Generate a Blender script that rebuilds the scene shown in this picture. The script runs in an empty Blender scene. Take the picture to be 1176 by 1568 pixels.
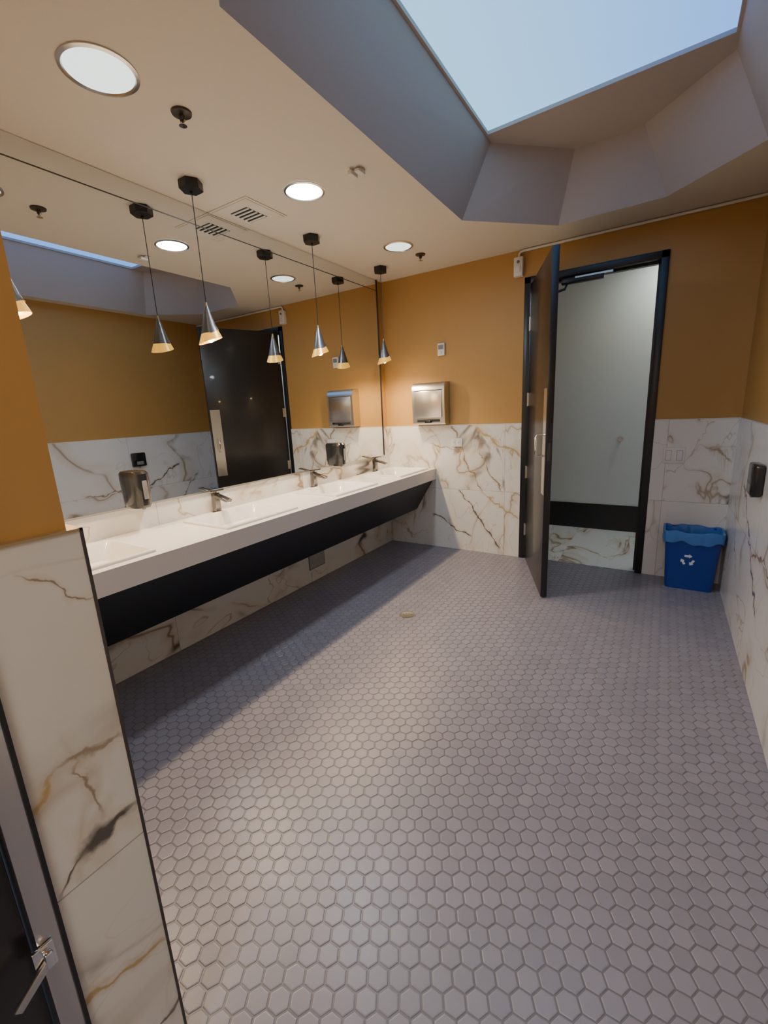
import bpy, bmesh, math, random
import numpy as np
from mathutils import Vector, Matrix
from mathutils.geometry import tessellate_polygon
random.seed(4)
D=3.9165; RW=2.8785; H=2.5902; W=1.22; CZ=.8045; YN=-1.9
scn=bpy.context.scene
# ---------------------------------------------------------------- materials
def newmat(n):
    m=bpy.data.materials.new(n); m.use_nodes=True
    nt=m.node_tree; b=nt.nodes['Principled BSDF']; return m,nt,b
def mat(n,col,rough=.5,metal=0,spec=.5,emit=None,es=0,bump=0,bscale=60,var=0,coat=0):
    m,nt,b=newmat(n)
    b.inputs['Base Color'].default_value=(*col,1); b.inputs['Roughness'].default_value=rough
    b.inputs['Metallic'].default_value=metal; b.inputs['Specular IOR Level'].default_value=spec
    b.inputs['Coat Weight'].default_value=coat
    if emit: b.inputs['Emission Color'].default_value=(*emit,1); b.inputs['Emission Strength'].default_value=es
    tc=nt.nodes.new('ShaderNodeTexCoord'); nz=nt.nodes.new('ShaderNodeTexNoise')
    nz.inputs['Scale'].default_value=bscale; nz.inputs['Detail'].default_value=4
    nt.links.new(tc.outputs['Object'],nz.inputs['Vector'])
    if bump:
        bp=nt.nodes.new('ShaderNodeBump'); bp.inputs['Strength'].default_value=bump; bp.inputs['Distance'].default_value=.002
        nt.links.new(nz.outputs['Fac'],bp.inputs['Height']); nt.links.new(bp.outputs['Normal'],b.inputs['Normal'])
    if var:
        mx=nt.nodes.new('ShaderNodeMixRGB'); mx.inputs[1].default_value=(*[c*(1-var) for c in col],1)
        mx.inputs[2].default_value=(*[min(1,c*(1+var)) for c in col],1)
        n2=nt.nodes.new('ShaderNodeTexNoise'); n2.inputs['Scale'].default_value=2.5
        nt.links.new(tc.outputs['Object'],n2.inputs['Vector'])
        nt.links.new(n2.outputs['Fac'],mx.inputs[0]); nt.links.new(mx.outputs[0],b.inputs['Base Color'])
    return m
TAN=(.50,.36,.17); BRN=(.24,.155,.075); DRK=(.05,.042,.04)
def marble(n,axis,off,white=(.77,.76,.73),joint=True,tw=1.22,th=.61,seed=0.,lines=(),k=1.):
    m,nt,b=newmat(n); L=nt.links.new
    def N(t,**k):
        q=nt.nodes.new(t)
        for a,v in k.items(): setattr(q,a,v)
        return q
    def M(op,a,bb=None,c=None):
        q=N('ShaderNodeMath',operation=op)
        for i,v in enumerate((a,bb,c)):
            if v is None: continue
            if isinstance(v,(int,float)): q.inputs[i].default_value=v
            else: L(v,q.inputs[i])
        return q.outputs[0]
    tc=N('ShaderNodeTexCoord'); sp=N('ShaderNodeSeparateXYZ'); L(tc.outputs['Object'],sp.inputs[0])
    h=M('SUBTRACT',sp.outputs[axis],off); v=sp.outputs['Z']
    hi=M('FLOOR',M('DIVIDE',h,tw)); vi=M('FLOOR',M('DIVIDE',v,th))
    cb=N('ShaderNodeCombineXYZ')
    L(M('MULTIPLY_ADD',hi,3.7,seed),cb.inputs[0]); L(M('ADD',M('MULTIPLY',hi,5.1),M('MULTIPLY',vi,7.3)),cb.inputs[1]); L(M('MULTIPLY',vi,2.9),cb.inputs[2])
    mp=N('ShaderNodeMapping'); mp.inputs['Rotation'].default_value=(.7,.75,.6); mp.inputs['Scale'].default_value=(1.9,.75,1.)
    L(tc.outputs['Object'],mp.inputs[0])
    va=N('ShaderNodeVectorMath',operation='ADD'); L(mp.outputs[0],va.inputs[0]); L(cb.outputs[0],va.inputs[1])
    def noise(s,d,dist,o):
        q=N('ShaderNodeTexNoise'); q.inputs['Scale'].default_value=s;q.inputs['Detail'].default_value=d;q.inputs['Distortion'].default_value=dist
        a=N('ShaderNodeVectorMath',operation='ADD'); a.inputs[1].default_value=(o,o*1.3,-o); L(va.outputs[0],a.inputs[0]); L(a.outputs[0],q.inputs['Vector']); return q.outputs['Fac']
    def mr(x,a,bb,c,d):
        q=N('ShaderNodeMapRange'); q.clamp=True
        for i,kk in enumerate((a,bb,c,d)): q.inputs[i+1].default_value=kk
        L(x,q.inputs[0]); return q.outputs[0]
    n1=noise(1.15,3.5,.7,0); r1=M('ABSOLUTE',M('SUBTRACT',n1,.5))
    n2=noise(1.6,3,.3,11)
    mask=mr(n2,.41,.54,0,1)
    thin=M('MULTIPLY',mr(r1,0,.011,1,0),mask)
    soft=M('MULTIPLY',mr(r1,0,.05,1,0),mask)
    n3=noise(1.9,3.5,.9,23); r3=M('ABSOLUTE',M('SUBTRACT',n3,.53)); thin2=M('MULTIPLY',mr(r3,0,.009,1,0),mr(n2,.58,.42,0,1))
    n4=noise(2.4,5,.6,37); blob=M('MULTIPLY',mr(n4,.58,.66,0,1),mr(r1,.008,.035,1,0))
    def mix(f,a,col):
        q=N('ShaderNodeMixRGB'); L(f,q.inputs[0]); 
        if isinstance(a,tuple): q.inputs[1].default_value=(*a,1)
        else: L(a,q.inputs[1])
        q.inputs[2].default_value=(*col,1); return q.outputs[0]
    c=mix(M('MULTIPLY',soft,.5*k),white,TAN)
    c=mix(M('MULTIPLY',thin2,.75*k),c,(.38,.27,.15))
    c=mix(M('MULTIPLY',thin,.9*k),c,BRN)
    c=mix(M('MULTIPLY',blob,.85*k),c,DRK)
    if lines:
        wq=N('ShaderNodeTexNoise'); wq.inputs['Scale'].default_value=7; wq.inputs['Detail'].default_value=5; L(tc.outputs['Object'],wq.inputs['Vector'])
        ww=N('ShaderNodeTexNoise'); ww.inputs['Scale'].default_value=16; ww.inputs['Detail'].default_value=4; L(tc.outputs['Object'],ww.inputs['Vector'])
        warp=M('MULTIPLY',M('SUBTRACT',wq.outputs['Fac'],.5),.16)
        thick=mr(ww.outputs['Fac'],.35,.65,.4,1.7)
        for (h0,z0,h1,z1,wd_,col,st) in lines:
            dx,dz=h1-h0,z1-z0; Ln=math.hypot(dx,dz); dx/=Ln; dz/=Ln
            hh=M('SUBTRACT',sp.outputs[axis],h0); zz=M('SUBTRACT',v,z0)
            al=M('ADD',M('MULTIPLY',hh,dx),M('MULTIPLY',zz,dz)); pd=M('SUBTRACT',M('MULTIPLY',zz,dx),M('MULTIPLY',hh,dz))
            dd=M('DIVIDE',M('ABSOLUTE',M('ADD',pd,warp)),thick)
            g=M('MULTIPLY',mr(al,-.01,.02,0,1),mr(al,Ln-.03,Ln+.01,1,0))
            c=mix(M('MULTIPLY',M('MULTIPLY',mr(dd,0,wd_*3.5,1,0),g),.42*st),c,TAN)
            c=mix(M('MULTIPLY',M('MULTIPLY',mr(dd,wd_*.3,wd_,1,0),g),st),c,col)
    if joint:
        fh=M('ABSOLUTE',M('SUBTRACT',M('FRACT',M('DIVIDE',h,tw)),.5)); jh=mr(fh,.5-.0018/tw,.5-.0010/tw,0,1)
        fv=M('ABSOLUTE',M('SUBTRACT',M('FRACT',M('DIVIDE',v,th)),.5)); jv=mr(fv,.5-.0018/th,.5-.0010/th,0,1)
        c=mix(M('MULTIPLY',M('MAXIMUM',jh,jv),.7),c,(.25,.23,.21))
    L(c,b.inputs['Base Color']); b.inputs['Roughness'].default_value=.2
    return m
M_or=mat('orange_paint',(.475,.265,.075),.5,bump=.08,bscale=180,var=.03)
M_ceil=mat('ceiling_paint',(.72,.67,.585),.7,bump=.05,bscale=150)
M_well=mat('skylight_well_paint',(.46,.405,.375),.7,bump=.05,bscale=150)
M_black=mat('black_metal_paint',(.012,.012,.014),.35)
M_leaf=mat('door_laminate',(.014,.0125,.013),.3,coat=.15)
M_mx=marble('marble_tile_x','X',.02,seed=1.,k=.7,lines=[(.72,1.22,1.03,.61,.009,BRN,.85),(.98,1.20,1.38,.92,.014,TAN,.95),(.80,.61,1.22,.07,.010,DRK,.85),(.52,.36,.92,.14,.008,DRK,.85),(.5,1.06,.83,.97,.006,BRN,.7),(1.02,.60,1.38,.36,.007,TAN,.9),(1.02,.98,1.2,.61,.006,BRN,.8),(2.72,1.0,2.86,.93,.012,BRN,.6)])
M_my=marble('marble_tile_y','Y',.14,seed=5.)
M_mst=marble('marble_tile_partition','Y',-.3,white=(.74,.725,.66),seed=2.,k=.35,lines=[(.215,1.155,.32,1.10,.004,BRN,.8),(.15,.80,.22,.83,.006,TAN,1.),(.21,.83,.32,.815,.010,BRN,.65),(.225,.83,.245,.70,.006,BRN,.7),(.21,.645,.32,.675,.018,DRK,.9),(.175,.615,.23,.655,.006,DRK,.85),(.15,.38,.32,.335,.007,TAN,1.),(.2,.12,.32,.2,.006,DRK,.8)])
M_myr=marble('marble_tile_right','Y',.3,white=(.74,.745,.76),seed=9.,k=.8,lines=[(3.35,.86,2.5,.36,.010,DRK,.85),(2.95,.58,2.2,.62,.007,BRN,.85),(3.6,.7,3.2,.3,.006,DRK,.7)])
M_mf=marble('marble_floor','X',.5,white=(.74,.74,.73),joint=False,seed=3.)
M_steel=mat('brushed_steel',(.62,.60,.57),.28,1,bump=.05,bscale=200)
M_chrome=mat('chrome',(.8,.8,.8),.12,1)
M_gold=mat('brass_inner',(.90,.62,.22),.35,.7)
M_glow=mat('gold_emissive_collar',(.80,.48,.10),.35,.5,emit=(1,.50,.07),es=.42)  # bulb glow on the collar is put in as its own weak emission
M_trim=mat('dark_trim_metal',(.10,.09,.08),.4,.8)
M_brasst=mat('brass_trim',(.5,.38,.2),.4,.8)
M_quartz=mat('quartz_counter',(.78,.74,.70),.25,var=.03)
M_cer=mat('white_ceramic',(.84,.82,.79),.12)
M_fauc=mat('brushed_nickel_dark',(.22,.205,.195),.25,1)
M_shade=mat('pendant_shade_grey',(.22,.225,.24),.3,.85)
M_plw=mat('white_plastic',(.74,.73,.70),.4)
M_plb=mat('black_gloss_plastic',(.012,.012,.013),.2,coat=.3)
M_plg=mat('grey_plastic',(.22,.22,.23),.25)
M_bin=mat('blue_plastic',(.012,.045,.30),.38,bump=.05,bscale=90)
M_bag=mat('blue_bag_film',(.05,.18,.52),.2)
M_sym=mat('white_print',(.65,.72,.82),.5)
M_white=mat('corridor_wall_paint',(.62,.65,.63),.5,bump=.03)
M_grey=mat('plate_grey',(.38,.36,.34),.4)
M_hole=mat('dark_void',(.01,.01,.01),.8)
M_bulb=mat('warm_bulb',(1,.8,.5),.4,emit=(1,.74,.38),es=40)
M_lenA=mat('daylight_lens',(.7,.75,.75),.3,emit=(.76,.90,.88),es=.9)
M_lenB=mat('led_lens',(.8,.85,.9),.3,emit=(.80,.90,1),es=95)
M_fill=mat('fill_panel',(.8,.8,.8),.3,emit=(1,.97,.92),es=8.5)
M_panelC=mat('led_panel_corridor',(.8,.8,.8),.3,emit=(.96,1,.93),es=14)
M_sky=mat('skylight_glass',(.3,.4,.5),.2)
nt=M_sky.node_tree; b=nt.nodes['Principled BSDF']; tc=nt.nodes.new('ShaderNodeTexCoord'); sp=nt.nodes.new('ShaderNodeSeparateXYZ')
cr=nt.nodes.new('ShaderNodeValToRGB'); mr=nt.nodes.new('ShaderNodeMapRange'); mr.inputs[1].default_value=1.3; mr.inputs[2].default_value=2.6
nt.links.new(tc.outputs['Object'],sp.inputs[0]); nt.links.new(sp.outputs[0],mr.inputs[0]); nt.links.new(mr.outputs[0],cr.inputs[0]); nt.links.new(cr.outputs[0],b.inputs['Emission Color'])
cr.color_ramp.elements[0].color=(.27,.57,.82,1); cr.color_ramp.elements[1].color=(.12,.34,.86,1); b.inputs['Emission Strength'].default_value=.85
# mirror
M_mir,nt,b=newmat('mirror_silver'); b.inputs['Base Color'].default_value=(.78,.80,.81,1); b.inputs['Metallic'].default_value=1; b.inputs['Roughness'].default_value=.0
# floor tile
M_tile,nt,b=newmat('hex_tile'); L=nt.links.new
g=nt.nodes.new('ShaderNodeNewGeometry'); mx=nt.nodes.new('ShaderNodeMixRGB'); mx.inputs[1].default_value=(.238,.226,.268,1); mx.inputs[2].default_value=(.272,.258,.304,1)
L(g.outputs['Random Per Island'],mx.inputs[0]); L(mx.outputs[0],b.inputs['Base Color']); b.inputs['Roughness'].default_value=.34
M_grout=mat('grout',(.16,.15,.165),.3,bump=.2,bscale=300)
# ---------------------------------------------------------------- mesh builder
class MB:
    def __init__(s): s.v=[];s.f=[];s.m=[];s.mats=[]
    def mi(s,m):
        if m not in s.mats: s.mats.append(m)
        return s.mats.index(m)
    def add(s,vs,fs,m,X=None):
        o=len(s.v); k=s.mi(m)
        for p in vs:
            p=Vector(p); s.v.append(tuple(X@p if X is not None else p))
        for f in fs: s.f.append([o+i for i in f]); s.m.append(k)
    def box(s,x0,x1,y0,y1,z0,z1,m,bev=0,X=None,seg=2):
        if bev:
            bm=bmesh.new(); bmesh.ops.create_cube(bm,size=1)
            for q in bm.verts: q.co=Vector(((x0+x1)/2+q.co.x*(x1-x0),(y0+y1)/2+q.co.y*(y1-y0),(z0+z1)/2+q.co.z*(z1-z0)))
            bmesh.ops.bevel(bm,geom=bm.edges[:],offset=bev,segments=seg,affect='EDGES',profile=.5)
            bm.verts.index_update(); s.add([q.co.copy() for q in bm.verts],[[q.index for q in f.verts] for f in bm.faces],m,X); bm.free(); return
        vs=[(x,y,z) for x in(x0,x1) for y in(y0,y1) for z in(z0,z1)]
        s.add(vs,[(0,1,3,2),(4,6,7,5),(0,4,5,1),(2,3,7,6),(0,2,6,4),(1,5,7,3)],m,X)
    def loft(s,rings,m,cap0=True,cap1=True,X=None):
        n=len(rings[0]); vs=[p for r in rings for p in r]; fs=[]
        for i in range(len(rings)-1):
            for j in range(n):
                a=i*n+j;b_=i*n+(j+1)%n; fs.append((a,b_,b_+n,a+n))
        if cap0: fs.append(tuple(range(n-1,-1,-1)))
        if cap1: fs.append(tuple(range((len(rings)-1)*n,len(rings)*n)))
        s.add(vs,fs,m,X)
    def cyl(s,p0,p1,r0,r1,m,n=24,caps=True,X=None):
        p0=Vector(p0);p1=Vector(p1);d=(p1-p0).normalized(); a=d.orthogonal().normalized(); b_=d.cross(a)
        R=[[p+r*(math.cos(2*math.pi*k/n)*a+math.sin(2*math.pi*k/n)*b_) for k in range(n)] for p,r in((p0,r0),(p1,r1))]
        s.loft(R,m,caps,caps,X)
    def lathe(s,c,prof,m,n=32,cap0=False,cap1=False,X=None):
        s.loft([[(c[0]+r*math.cos(2*math.pi*k/n),c[1]+r*math.sin(2*math.pi*k/n),c[2]+z) for k in range(n)] for r,z in prof],m,cap0,cap1,X)
    def tube(s,pts,r,m,n=10,X=None):
        pts=[Vector(p) for p in pts]; rings=[]; a=None
        for i,p in enumerate(pts):
            d=(pts[min(i+1,len(pts)-1)]-pts[max(i-1,0)]).normalized()
            a=d.orthogonal().normalized() if a is None else (a-d*a.dot(d)).normalized()
            b_=d.cross(a); rings.append([p+r*(math.cos(2*math.pi*k/n)*a+math.sin(2*math.pi*k/n)*b_) for k in range(n)])
        s.loft(rings,m,True,True,X)
    def prism(s,poly,axis,a,b_,m,X=None):
        def P(u,v,w): return {'x':(w,u,v),'y':(u,w,v),'z':(u,v,w)}[axis]
        s.loft([[P(u,v,a) for u,v in poly],[P(u,v,b_) for u,v in poly]],m,True,True,X)
    def obj(s,name,smooth=True,angle=.6,loc=None):
        me=bpy.data.meshes.new(name); me.from_pydata(s.v,[],s.f)
        for m in s.mats: me.materials.append(m)
        me.polygons.foreach_set('material_index',s.m)
        bm=bmesh.new(); bm.from_mesh(me); bmesh.ops.recalc_face_normals(bm,faces=bm.faces[:]); bm.to_mesh(me); bm.free()
        if smooth:
            me.polygons.foreach_set('use_smooth',[True]*len(me.polygons)); me.set_sharp_from_angle(angle=angle)
        o=bpy.data.objects.new(name,me); scn.collection.objects.link(o)
        if loc is not None:
            me.transform(Matrix.Translation(-Vector(loc))); o.location=loc
        return o
# ---------------------------------------------------------------- floor
P=.0532; Rr=P/math.sqrt(3); g_=.0036
vs=[];fs=[];fm=[]
cols=int((RW+.1)/(1.5*Rr))+2
for i in range(-1,cols):
    x=i*1.5*Rr
    for j in range(int((YN-.1)/P),int((D+.05)/P)+2):
        y=j*P+(P/2 if i%2 else 0)
        if x<-.03 or x>RW+.02 or y>D+.02 or y<YN: continue
        if y<.2 and x<1.55: continue
        o=len(vs); tx=random.gauss(0,.006); ty=random.gauss(0,.006)
        R0=Rr-g_/2*1.155
        for rr,z in ((R0,-.0022),(R0-.0006,-.0010),(R0-.0020,-.0003),(R0-.0045,.0)):
            for k in range(6):
                a=k*math.pi/3; dx=rr*math.cos(a);dy=rr*math.sin(a); vs.append((x+dx,y+dy,z+(dx*tx+dy*ty)))
        for q in (0,6,12):
            for k in range(6):
                fs.append((o+q+k,o+q+(k+1)%6,o+q+6+(k+1)%6,o+q+6+k)); fm.append(0)
        fs.append(tuple(o+18+k for k in range(6))); fm.append(0)
o=len(vs); zg=-.0018
vs+=[(-.02,.2,zg),(RW+.02,.2,zg),(RW+.02,D+.02,zg),(-.02,D+.02,zg),(1.5,YN,zg),(RW+.02,YN,zg),(1.5,.2,zg)]
fs+=[(o,o+1,o+2,o+3),(o+4,o+5,o+1,o+6)]; fm+=[1,1]
o=len(vs)
vs+=[(-.1,YN-.1,-.06),(RW+.1,YN-.1,-.06),(RW+.1,D+.02,-.06),(-.1,D+.02,-.06),(-.1,YN-.1,-.012),(RW+.1,YN-.1,-.012),(RW+.1,D+.02,-.012),(-.1,D+.02,-.012)]
fs+=[(o,o+3,o+2,o+1),(o+4,o+5,o+6,o+7),(o,o+1,o+5,o+4),(o+1,o+2,o+6,o+5),(o+2,o+3,o+7,o+6),(o+3,o,o+4,o+7)]; fm+=[1]*6
me=bpy.data.meshes.new('floor'); me.from_pydata(vs,[],fs); me.materials.append(M_tile); me.materials.append(M_grout)
me.polygons.foreach_set('material_index',fm); scn.collection.objects.link(bpy.data.objects.new('floor',me))
# ---------------------------------------------------------------- walls
T=.012 # tile thickness
w=MB(); w.box(-.15,0,.2,D+.15,-.012,H+.1,M_or)
w.box(0,T,.315,3.9,-.001,.70,M_my); w.box(0,T,.315,3.80,.70,.935,M_my); w.box(0,T,3.80,D,.70,W,M_my)
w.obj('wall_left',False)
XD1=1.382; XD2=2.37; ZD=2.376; fw=.05
w=MB(); w.box(0,XD1+.02,D,D+.15,-.012,H+.1,M_or); w.box(XD2-.02,RW,D,D+.15,-.012,H+.1,M_or); w.box(XD1+.02,XD2-.02,D,D+.15,ZD-.02,H+.1,M_or)
w.box(0,XD1,D-T,D,-.001,W,M_mx); w.box(XD2,RW,D-T,D,-.001,W,M_mx)
w.obj('wall_back',False)
w=MB(); w.box(RW,RW+.15,YN-.15,D+.15,-.012,H+.1,M_or); w.box(RW-T,RW,YN,D-T,-.001,W,M_myr); w.obj('wall_right',False)
w=MB(); w.box(1.62,RW,YN-.15,YN,-.012,H+.1,M_or); w.box(1.62,RW-T,YN,YN+T,-.001,W,M_my); w.obj('wall_front',False)
XS=1.637; YS=.315
w=MB()
w.box(-.15,XS-.015,.165,YS-.014,-.012,H+.1,M_or)
w.box(XS-.13,XS-.015,YN-.15,.165,2.2,H+.1,M_or); w.box(XS-.13,XS-.015,YN-.15,-.86,-.012,2.2,M_or)
w.box(XS-.015,XS,.165,YS,-.001,W,M_mst); w.box(0,XS-.015,YS-.014,YS,-.001,W,M_mst)
w.box(XS-.015,XS,YN,-.86,-.001,W,M_my)
w.obj('wall_partition',False)
t=MB(); t.box(XS-.002,XS+.002,YS-.002,YS+.003,0,W+.003,M_trim); t.box(XS-.02,XS+.002,.165,YS+.003,W-.001,W+.003,M_brasst); t.box(0,XS-.02,YS-.016,YS+.003,W-.001,W+.003,M_brasst); t.obj('trim_1')
t=MB(); t.box(0,XD1,D-T-.002,D-.0005,W,W+.004,M_plw); t.box(XD2,RW-T,D-T-.002,D-.0005,W,W+.004,M_plw); t.obj('trim_2')
t=MB(); t.box(RW-T-.002,RW-.0005,YN+.02,D-T,W,W+.004,M_plw); t.obj('trim_3')
# ---------------------------------------------------------------- ceiling with faceted skylight well
octo=[(1.185,3.07),(1.69,3.59),(2.33,3.56),(2.75,3.15),(2.75,1.14),(2.30,.66),(1.69,.66),(1.20,1.14)]
ring=[(1.366,3.10),(1.79,3.51),(2.185,3.49),(2.58,3.09),(2.58,1.12),(2.185,.77),(1.79,.77),(1.366,1.12)]
rect=[(1.38,3.01),(2.565,2.96),(2.565,1.25),(1.38,1.25)]
HR=H+.40; HG=H+.42
c=MB()
def tess(outer,hole,z,m):
    o3=[Vector((x,y,0)) for x,y in outer]; h3=[Vector((x,y,0)) for x,y in hole]
    tr=tessellate_polygon([o3,h3]); al=o3+h3
    c.add([(p.x,p.y,z) for p in al],[tuple(t) for t in tr],m)
tess([(-.15,YN-.15),(RW+.15,YN-.15),(RW+.15,D+.15),(-.15,D+.15)],octo,H,M_ceil)
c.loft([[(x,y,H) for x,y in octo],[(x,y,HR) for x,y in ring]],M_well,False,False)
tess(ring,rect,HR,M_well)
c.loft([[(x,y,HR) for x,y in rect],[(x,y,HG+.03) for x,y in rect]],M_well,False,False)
c.obj('ceiling',False)
s=MB(); s.add([(x,y,HG) for x,y in rect],[(0,1,2,3)],M_sky); s.add([(x,y,HG+.02) for x,y in rect],[(0,1,2,3)],M_sky); s.obj('window_1',False)
# ---------------------------------------------------------------- corridor beyond the door
YC=5.18
w=MB(); w.box(.6,3.6,YC,YC+.1,-.06,2.8,M_white); w.box(.6,3.6,YC-.012,YC,0,.28,M_black); w.cyl((2.06,YC,.985),(2.06,YC-.03,.985),.012,.012,M_steel); w.cyl((2.06,YC-.03,.985),(2.06,YC-.05,.985),.026,.022,M_steel)
w.obj('wall_corridor',False)
w=MB(); w.box(.5,.6,D+.15,YC+.1,-.06,2.8,M_white); w.obj('wall_corridor_west',False)
w=MB(); w.box(3.6,3.7,D+.15,YC+.1,-.06,2.8,M_white); w.obj('wall_corridor_east',False)
w=MB(); w.box(.5,3.7,D,YC+.1,2.7,2.8,M_white); w.obj('ceiling_corridor',False)
w=MB(); w.box(.5,3.7,D+.021,YC+.1,-.06,0,M_mf); w.obj('floor_corridor',False)
w=MB(); w.box(2.3,2.9,4.75,5.0,2.67,2.70,M_plw); w.box(2.32,2.88,4.77,4.98,2.665,2.67,M_panelC); w.obj('unseen_light_panel',False)
w=MB(); w.box(1.95,2.55,-1.5,-.6,H-.03,H,M_plw); w.box(1.97,2.53,-1.48,-.62,H-.035,H-.03,M_fill); w.obj('unseen_light_panel',False)  # unseen panel behind the camera, added as fill light
# ---------------------------------------------------------------- door frame
f=MB(); y0=D-T-.008; y1=D+.16
f.box(XD1,XD1+fw,y0,y1,0,ZD,M_black,.003); f.box(XD2-fw,XD2,y0,y1,0,ZD,M_black,.003); f.box(XD1,XD2,y0,y1,ZD-fw,ZD,M_black,.003)
f.box(XD1+fw,XD1+fw+.015,D+.05,D+.09,0,ZD-fw,M_black); f.box(XD2-fw-.015,XD2-fw,D+.05,D+.09,0,ZD-fw,M_black); f.box(XD1+fw,XD2-fw,D+.05,D+.09,ZD-fw-.015,ZD-fw,M_black)
f.box(1.66,1.96,D+.0,D+.045,ZD-fw-.05,ZD-fw-.001,M_black,.005); f.box(1.76,2.02,D-.005,D+.015,ZD-fw-.02,ZD-fw-.008,M_steel); f.tube([(1.70,D+.02,ZD-fw-.05),(1.69,D-.0,ZD-fw-.085),(1.62,D-.01,ZD-fw-.10)],.010,M_black)
f.obj('door_frame')
hx=XD1+fw+.006; hy=y0-.004; LW=.875; TH=.044; ZT=ZD-fw-.006
ang=math.atan2(3.085-hy,1.765-hx)
X=Matrix.Translation((hx,hy,0))@Matrix.Rotation(ang,4,'Z')
d=MB(); d.box(0,LW,0,TH,.012,ZT,M_leaf,.002,X)
d.box(LW-.115,LW-.012,-.002,0,.76,1.48,M_steel,0,X)
d.tube([(LW-.06,0,1.03),(LW-.06,-.045,1.03),(LW-.06,-.055,1.045),(LW-.06,-.055,1.16),(LW-.06,-.045,1.175),(LW-.06,0,1.175)],.008,M_chrome,10,X)
d.box(LW-.11,LW-.02,TH,TH+.002,.9,1.2,M_steel,0,X)
d.box(LW,LW+.0015,.012,.032,1.0,1.12,M_trim,0,X)
for z in (.28,.80,1.42,2.02):
    d.cyl((-.004,-.004,z-.055),(-.004,-.004,z+.055),.008,.008,M_steel,12,True,X); d.box(-.001,.03,-.002,0,z-.05,z+.05,M_steel,0,X)
d.box(.10,.36,TH,TH+.05,ZT-.09,ZT-.03,M_black,.006,X)
d.obj('door_1')
# ---------------------------------------------------------------- mirror (two stacked panels, thin joint)
m_=MB(); m_.box(T,T+.006,YS+.005,3.805,.945,2.492,M_mir); m_.box(T,T+.006,YS+.005,3.805,2.498,H-.002,M_mir); m_.box(T,T+.012,3.803,3.811,.94,H-.001,M_black); m_.box(T,T+.0065,YS+.005,3.805,2.492,2.498,M_trim)
m_.box(T-.002,T+.009,YS+.005,3.805,.938,.946,M_steel); m_.box(0.0001,T,YS+.005,3.811,.94,H-.001,M_black)
m_.obj('wall_mirror',False)
# ---------------------------------------------------------------- counter
ys=[.78,1.725,2.665,3.575]; x0s,x1s,hl=.095,.50,.275
XC=.554; ZB=.70; YE=D-T-.001
c=MB()
x_in0,x_in1=x0s+.006,x1s-.006
c.box(T+.001,x_in0,YS+.001,YE,ZB,CZ,M_quartz); c.box(x_in1,XC,YS+.001,YE,ZB,CZ,M_quartz)
seg=[YS+.001]+[q for y in ys for q in (y-hl+.006,y+hl-.006)]+[YE]
for i in range(0,len(seg),2): c.box(x_in0,x_in1,seg[i],seg[i+1],ZB,CZ,M_quartz)
c.prism([(XC-.03,ZB-.001),(XC-.045,ZB-.001),(.315,.385),(.33,.38)],'y',YS+.001,YE,M_black)
c.box(T+.001,.33,YS+.3,YS+.34,.385,ZB,M_black)
c.box(T+.001,.33,YE-.05,YE-.02,.385,ZB,M_black)
vc=c.obj('vanity_counter',False)
for y in ys:
    s=MB(); cx=(x0s+x1s)/2; a=(x1s-x0s)/2
    def RR(hx_,hy_,r,z,ox=0):
        o=[]
        for ccx,ccy,a0 in((1,1,0),(-1,1,90),(-1,-1,180),(1,-1,270)):
            for k in range(6):
                t_=math.radians(a0+90*k/5); o.append((cx+ox+ccx*(hx_-r)+r*math.cos(t_),y+ccy*(hy_-r)+r*math.sin(t_),z))
        return o
    s.loft([RR(a,hl,.012,CZ+.0003),RR(a,hl,.012,CZ+.010),RR(a-.003,hl-.003,.010,CZ+.013),RR(a-.018,hl-.018,.02,CZ+.013),RR(a-.024,hl-.024,.03,CZ+.004),
        RR(a-.05,hl-.07,.05,CZ-.07),RR(a-.09,hl-.12,.05,CZ-.085),RR(.022,.022,.02,CZ-.090,-.04)],M_cer,False,False)
    s.lathe((cx-.04,y,CZ-.088),[(.023,-.001),(.022,.003),(.010,.001)],M_chrome,20,True,True)
    s.obj('sink_basin',loc=(cx,y,CZ))
    q=MB(); fx=.055
    q.box(fx-.024,fx+.024,y-.024,y+.024,CZ+.0005,CZ+.008,M_fauc,.002)
    q.box(fx-.019,fx+.019,y-.020,y+.020,CZ+.008,CZ+.125,M_fauc,.003)
    Xs=Matrix.Translation((fx+.01,y,CZ+.115))@Matrix.Rotation(math.radians(14),4,'Y')
    q.box(0,.125,-.021,.021,-.012,.006,M_fauc,.003,Xs)
    q.box(.115,.127,-.018,.018,-.016,-.010,M_chrome,0,Xs)
    Xh=Matrix.Translation((fx-.015,y,CZ+.131))@Matrix.Rotation(math.radians(-9),4,'Y')
    q.box(-.008,.085,-.018,.018,0,.010,M_fauc,.003,Xh); q.cyl((fx,y,CZ+.12),(fx,y,CZ+.135),.012,.012,M_fauc,16)
    q.obj('faucet',loc=(fx,y,CZ))
for y in (1.26,3.02):
    s=MB(); xa=T+.0065
    def ring_(z,dx,hy_): 
        n=20; o=[]
        for k in range(n+1):
            a=-math.pi/2+math.pi*k/n; ca=max(0.,math.cos(a)); o.append((xa+dx*ca**.6,y+hy_*math.sin(a),z))
        return o
    s.loft([ring_(.935,.075,.044),ring_(.95,.088,.050),ring_(1.09,.098,.053),ring_(1.12,.096,.052),ring_(1.132,.082,.046)],M_plb)
    s.box(xa+.092,xa+.1005,y-.012,y+.012,.985,1.085,M_plg,.003)
    s.cyl((xa+.05,y,.936),(xa+.05,y,.925),.012,.009,M_plg,14)
    s.obj('soap_dispenser',loc=(xa,y,1.03))
s=MB(); xr=RW-T
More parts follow.
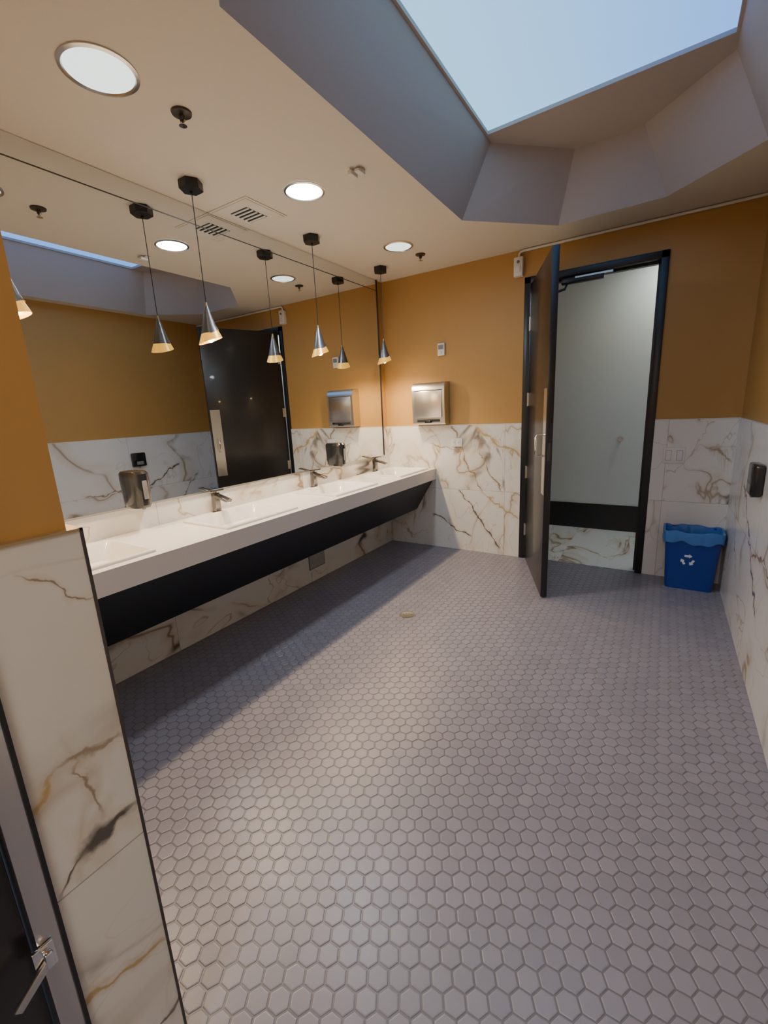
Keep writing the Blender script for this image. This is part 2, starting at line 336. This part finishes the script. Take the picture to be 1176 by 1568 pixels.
s.box(xr-.048,xr-.0005,2.75,2.91,.88,1.04,M_plb,.012); s.box(xr-.052,xr-.045,2.79,2.87,.90,.94,M_plg,.003); s.cyl((xr-.03,2.83,.885),(xr-.03,2.83,.868),.012,.008,M_plg,12); s.obj('sanitizer_dispenser')
s=MB(); yw=D
prof=[(yw-.0005,1.235),(yw-.095,1.235),(yw-.115,1.25),(yw-.125,1.54),(yw-.118,1.59),(yw-.095,1.62),(yw-.0005,1.625)]
s.loft([[(x,u,v) for u,v in prof] for x in (.37,.375,.70,.705)],M_steel)
s.box(.395,.68,D-.128,D-.119,1.30,1.545,M_steel,.004)
s.box(.42,.655,D-.125,D-.10,1.262,1.285,M_hole,.003)
s.box(.505,.57,D-.135,D-.118,1.25,1.275,M_plb,.004)
s.box(.39,.685,D-.1305,D-.124,1.548,1.552,M_trim)
s.obj('paper_towel_dispenser',loc=(.53,D-.06,1.42))
s=MB(); s.box(.60,.67,D-.025,D-.0005,1.855,1.965,M_plw,.004); s.box(.61,.66,D-.028,D-.024,1.91,1.95,M_plg,.002); s.box(.63,.64,D-.030,D-.024,1.87,1.895,M_plw,.001); s.obj('thermostat')
s=MB(); yt=D-T; s.box(.72,.835,yt-.006,yt-.0005,1.02,1.10,M_plw,.002); 
for xx in (.755,.80): s.box(xx-.015,xx+.015,yt-.008,yt-.005,1.035,1.085,M_plw,.002); s.box(xx-.006,xx-.004,yt-.0085,yt-.0075,1.05,1.07,M_hole); s.box(xx+.004,xx+.006,yt-.0085,yt-.0075,1.05,1.07,M_hole)
s.obj('wall_outlet')
s=MB(); s.box(2.44,2.58,yt-.008,yt-.0005,.90,1.02,M_plw,.003)
for xx in (2.475,2.545): s.box(xx-.019,xx+.019,yt-.0085,yt-.0075,.922,.998,M_grey); s.box(xx-.017,xx+.017,yt-.013,yt-.007,.925,.995,M_plw,.003)
s.obj('light_switch')
s=MB(); s.box(1.30,1.37,D-.05,D-.0005,2.39,2.53,M_plw,.004); s.box(1.315,1.355,D-.058,D-.049,2.42,2.47,M_plw,.003); s.cyl((1.335,D-.058,2.495),(1.335,D-.05,2.495),.010,.012,M_plg,12); s.tube([(1.335,D-.02,2.53),(1.335,D-.02,H-.035),(1.345,D-.02,H-.02),(1.37,D-.02,H-.015),(RW-.001,D-.02,H-.015)],.009,M_plw); s.obj('fire_alarm_strobe')
s=MB(); xt=T; s.box(xt+.0005,xt+.006,2.56,2.76,.11,.25,M_plg,.002); s.box(xt+.0055,xt+.008,2.568,2.752,.118,.242,M_grey,.001); s.obj('access_plate')
# ---------------------------------------------------------------- pendants
for y in (.79,1.69,2.63,3.52):
    x=.25; s=MB()
    s.lathe((x,y,H),[(.0,-.0005),(.058,-.0005),(.060,-.004),(.060,-.040),(.056,-.044),(.008,-.046),(.008,-.055),(.0,-.055)],M_black,6)
    zt=2.01; s.tube([(x,y,H-.05),(x,y,zt)],.0022,M_black,8)
    s.cyl((x,y,zt),(x,y,zt-.022),.006,.008,M_brasst,16)
    n=36
    def ringc(r,z,slant): return [(x+r*math.cos(2*math.pi*k/n),y+r*math.sin(2*math.pi*k/n),z+slant*math.sin(2*math.pi*k/n+.5)) for k in range(n)]
    s.loft([ringc(.009,zt-.02,0),ringc(.020,zt-.06,0),ringc(.038,zt-.125,.006),ringc(.050,zt-.165,.026)],M_shade,True,False)
    s.loft([ringc(.050,zt-.165,.026),ringc(.0475,zt-.165,.026),ringc(.035,zt-.125,.006),ringc(.017,zt-.06,0)],M_gold,False,True)
    s.loft([ringc(.036,zt-.13,.01),ringc(.064,zt-.200,.020)],M_glow,False,False); s.loft([ringc(.064,zt-.200,.020),ringc(.062,zt-.201,.020),ringc(.034,zt-.13,.01)],M_glow,False,False)
    s.lathe((x,y,zt-.180),[(.0,.035),(.012,.028),(.022,.0),(.020,-.014),(.012,-.024),(0,-.028)],M_bulb,16)
    s.obj('pendant_light',loc=(x,y,zt))
    l=bpy.data.lights.new('pendant_bulb_light','SPOT'); l.energy=21; l.color=(1,.74,.45); l.spot_size=math.radians(165); l.spot_blend=.9; l.shadow_soft_size=.03
    lo=bpy.data.objects.new('pendant_bulb_light',l); lo.location=(x,y,zt-.235); scn.collection.objects.link(lo)
# ---------------------------------------------------------------- ceiling fixtures
for (x,y,r,ml) in ((.66,1.055,.112,M_lenA),(.64,2.13,.098,M_lenB),(.62,3.195,.098,M_lenA)):
    s=MB(); s.lathe((x,y,H),[(r+.014,-.0005),(r+.014,-.005),(r+.002,-.009),(r-.002,-.004),(r-.004,.0),],M_steel,48)
    s.lathe((x,y,H),[(r-.001,-.0035),(r*.6,-.006),(0,-.008)],ml,48); s.obj('recessed_ceiling_light',loc=(x,y,H))
for x,y in ((.69,1.35),(.67,3.46)):
    s=MB(); s.lathe((x,y,H),[(.0,-.0005),(.04,-.0005),(.038,-.008),(.022,-.010),(.012,-.012),(.010,-.030),(.004,-.032)],M_trim,24)
    s.tube([(x-.010,y,H-.012),(x-.014,y,H-.03),(x,y,H-.046)],.002,M_chrome,6); s.tube([(x+.010,y,H-.012),(x+.014,y,H-.03),(x,y,H-.046)],.002,M_chrome,6)
    s.cyl((x,y,H-.046),(x,y,H-.048),.016,.016,M_chrome,16); s.cyl((x,y,H-.03),(x,y,H-.046),.003,.003,M_trim,8); s.obj('fire_sprinkler',loc=(x,y,H))
s=MB(); s.box(.95,1.03,2.12,2.16,H-.012,H-.0005,M_plw,.003); s.box(.965,.99,2.09,2.15,H-.03,H-.01,M_plw,.004); s.box(1.0,1.03,2.10,2.16,H-.022,H-.01,M_plw,.003); s.obj('occupancy_sensor')
s=MB(); s.box(.02,.35,1.965,2.295,H-.004,H-.0005,M_ceil,.001); s.box(.035,.335,1.98,2.28,H-.007,H-.003,M_ceil,.001); s.box(.12,.26,2.05,2.21,H-.009,H-.006,M_hole)
for k in range(5): s.box(.118,.262,2.055+k*.033,2.068+k*.033,H-.013,H-.007,M_plw)
s.obj('air_vent')
s=MB(); s.lathe((1.03,2.41,0),[(0,.0012),(.045,.0012),(.05,.002),(.055,.0015),(.056,-.001)],M_steel,32)
for k in range(8):
    a=k*math.pi/4; s.cyl((1.03+.028*math.cos(a),2.41+.028*math.sin(a),.0011),(1.03+.028*math.cos(a),2.41+.028*math.sin(a),.0017),.006,.006,M_plg,10)
s.obj('floor_drain')
# ---------------------------------------------------------------- recycling bin
s=MB(); bx,by=2.672,3.775; BH=.43
def br(hx_,hy_,z,r=.03,m_=6):
    o=[]
    for ccx,ccy,a0 in((1,1,0),(-1,1,90),(-1,-1,180),(1,-1,270)):
        for k in range(m_+1):
            t_=math.radians(a0+90*k/m_); o.append((bx+ccx*(hx_-r)+r*math.cos(t_),by+ccy*(hy_-r)+r*math.sin(t_),z))
    return o
s.loft([br(.140,.085,.004),br(.143,.088,.0),br(.146,.090,.02),br(.168,.108,BH-.05),br(.170,.110,BH-.045),br(.177,.115,BH-.01),br(.179,.117,BH),br(.172,.110,BH),br(.140,.083,.03)],M_bin,True,True)
def dens(p):
    o=[]
    for i in range(len(p)):
        a=Vector(p[i]); b_=Vector(p[(i+1)%len(p)]); L_=(b_-a).length; m_=max(1,int(L_/.012)) 
        for j in range(m_): o.append(a.lerp(b_,j/m_))
    return o
base=dens(br(.18,.118,0,.035)); NB=len(base)
def wr(dr,z,amp,ph,rad):
    o=[]
    for k,p in enumerate(base):
        th=k/NB*2*math.pi
        wv=amp*(math.sin(th*5+ph)+.6*math.sin(th*11+ph*2)); rr=rad*(math.sin(th*17+ph)+.7*math.sin(th*29+2*ph))
        d_=Vector((p.x-bx,p.y-by,0)); L_=d_.length; q=(L_+dr+rr)/L_
        o.append((bx+d_.x*q,by+d_.y*q,z+wv))
    return o
s.loft([wr(-.001,BH-.072,.011,1,.0018),wr(.002,BH-.05,.005,1,.0022),wr(.004,BH-.01,0,1,.0015),wr(.002,BH+.010,.005,2,.0015),wr(-.010,BH+.008,.006,2.4,.002),wr(-.024,BH-.05,.01,4,.004),wr(-.04,BH-.20,.01,5,.006)],M_bag,False,True)
yf=lambda z: by-.0905-(z/(BH-.05))*.018-.0006
sc=.050; zc=.23; arrow=[(-.42,-.15),(.12,-.15),(.12,-.32),(.52,0),(.12,.32),(.12,.15),(-.42,.15)]
for k in range(3):
    a=math.radians(120*k)
    pts=[]
    for u,v in arrow:
        v2=v+.62; pts.append((u*math.cos(a)-v2*math.sin(a),u*math.sin(a)+v2*math.cos(a)))
    f1=[(bx-.02+sc*u,yf(zc+sc*v)-.0012,zc+sc*v) for u,v in pts]; f0=[(p[0],p[1]+.0012,p[2]) for p in f1]
    s.loft([f0,f1],M_sym)
s.obj('recycling_bin',loc=(bx,by,0))
# ---------------------------------------------------------------- stall door at the left
s=MB(); s.box(XS-.11,XS+.004,.128,.163,0,2.2,M_steel,.003); s.box(XS-.11,XS+.006,.160,.166,0,2.2,M_black); s.box(XS-.11,XS+.004,-.86,-.825,0,2.2,M_steel,.003); s.box(XS-.11,XS+.004,-.86,.163,2.165,2.2,M_steel,.003); s.obj('stall_door_frame')
s=MB(); s.box(XS-.06,XS-.015,-.822,.124,.02,2.16,M_leaf,.003); s.obj('door_2')
s=MB(); s.box(XS+.0045,XS+.010,.118,.148,.515,.565,M_chrome,.002); s.box(XS+.010,XS+.022,.130,.142,.527,.557,M_chrome,.003)
Xl=Matrix.Translation((XS+.016,.134,.537))@Matrix.Rotation(math.radians(38),4,'X'); s.box(-.004,.004,-.062,.006,-.007,.007,M_steel,.002,Xl); s.obj('stall_door_latch')
# ---------------------------------------------------------------- camera
C=Vector((2.4314,0,1.3854)); yaw,pitch,roll,fpx=.5718,.2277,-.0489,668.5
f_=Vector((-math.sin(yaw)*math.cos(pitch),math.cos(yaw)*math.cos(pitch),-math.sin(pitch))); r_=Vector((math.cos(yaw),math.sin(yaw),0)); u_=r_.cross(f_)
r2=math.cos(roll)*r_+math.sin(roll)*u_; u2=-math.sin(roll)*r_+math.cos(roll)*u_
cam=bpy.data.cameras.new('camera'); cam.sensor_fit='HORIZONTAL'; cam.sensor_width=36; cam.lens=36*fpx/1176; cam.clip_start=.02
co=bpy.data.objects.new('camera',cam); Mx=Matrix((r2,u2,-f_)).transposed().to_4x4(); Mx.translation=C; co.matrix_world=Mx
scn.collection.objects.link(co); scn.camera=co
wd=bpy.data.worlds.new('world'); scn.world=wd; wd.use_nodes=True; wd.node_tree.nodes['Background'].inputs[0].default_value=(.5,.65,.9,1); wd.node_tree.nodes['Background'].inputs[1].default_value=.5
scn.view_settings.view_transform='AgX'; scn.view_settings.look='None'; scn.view_settings.exposure=1.1
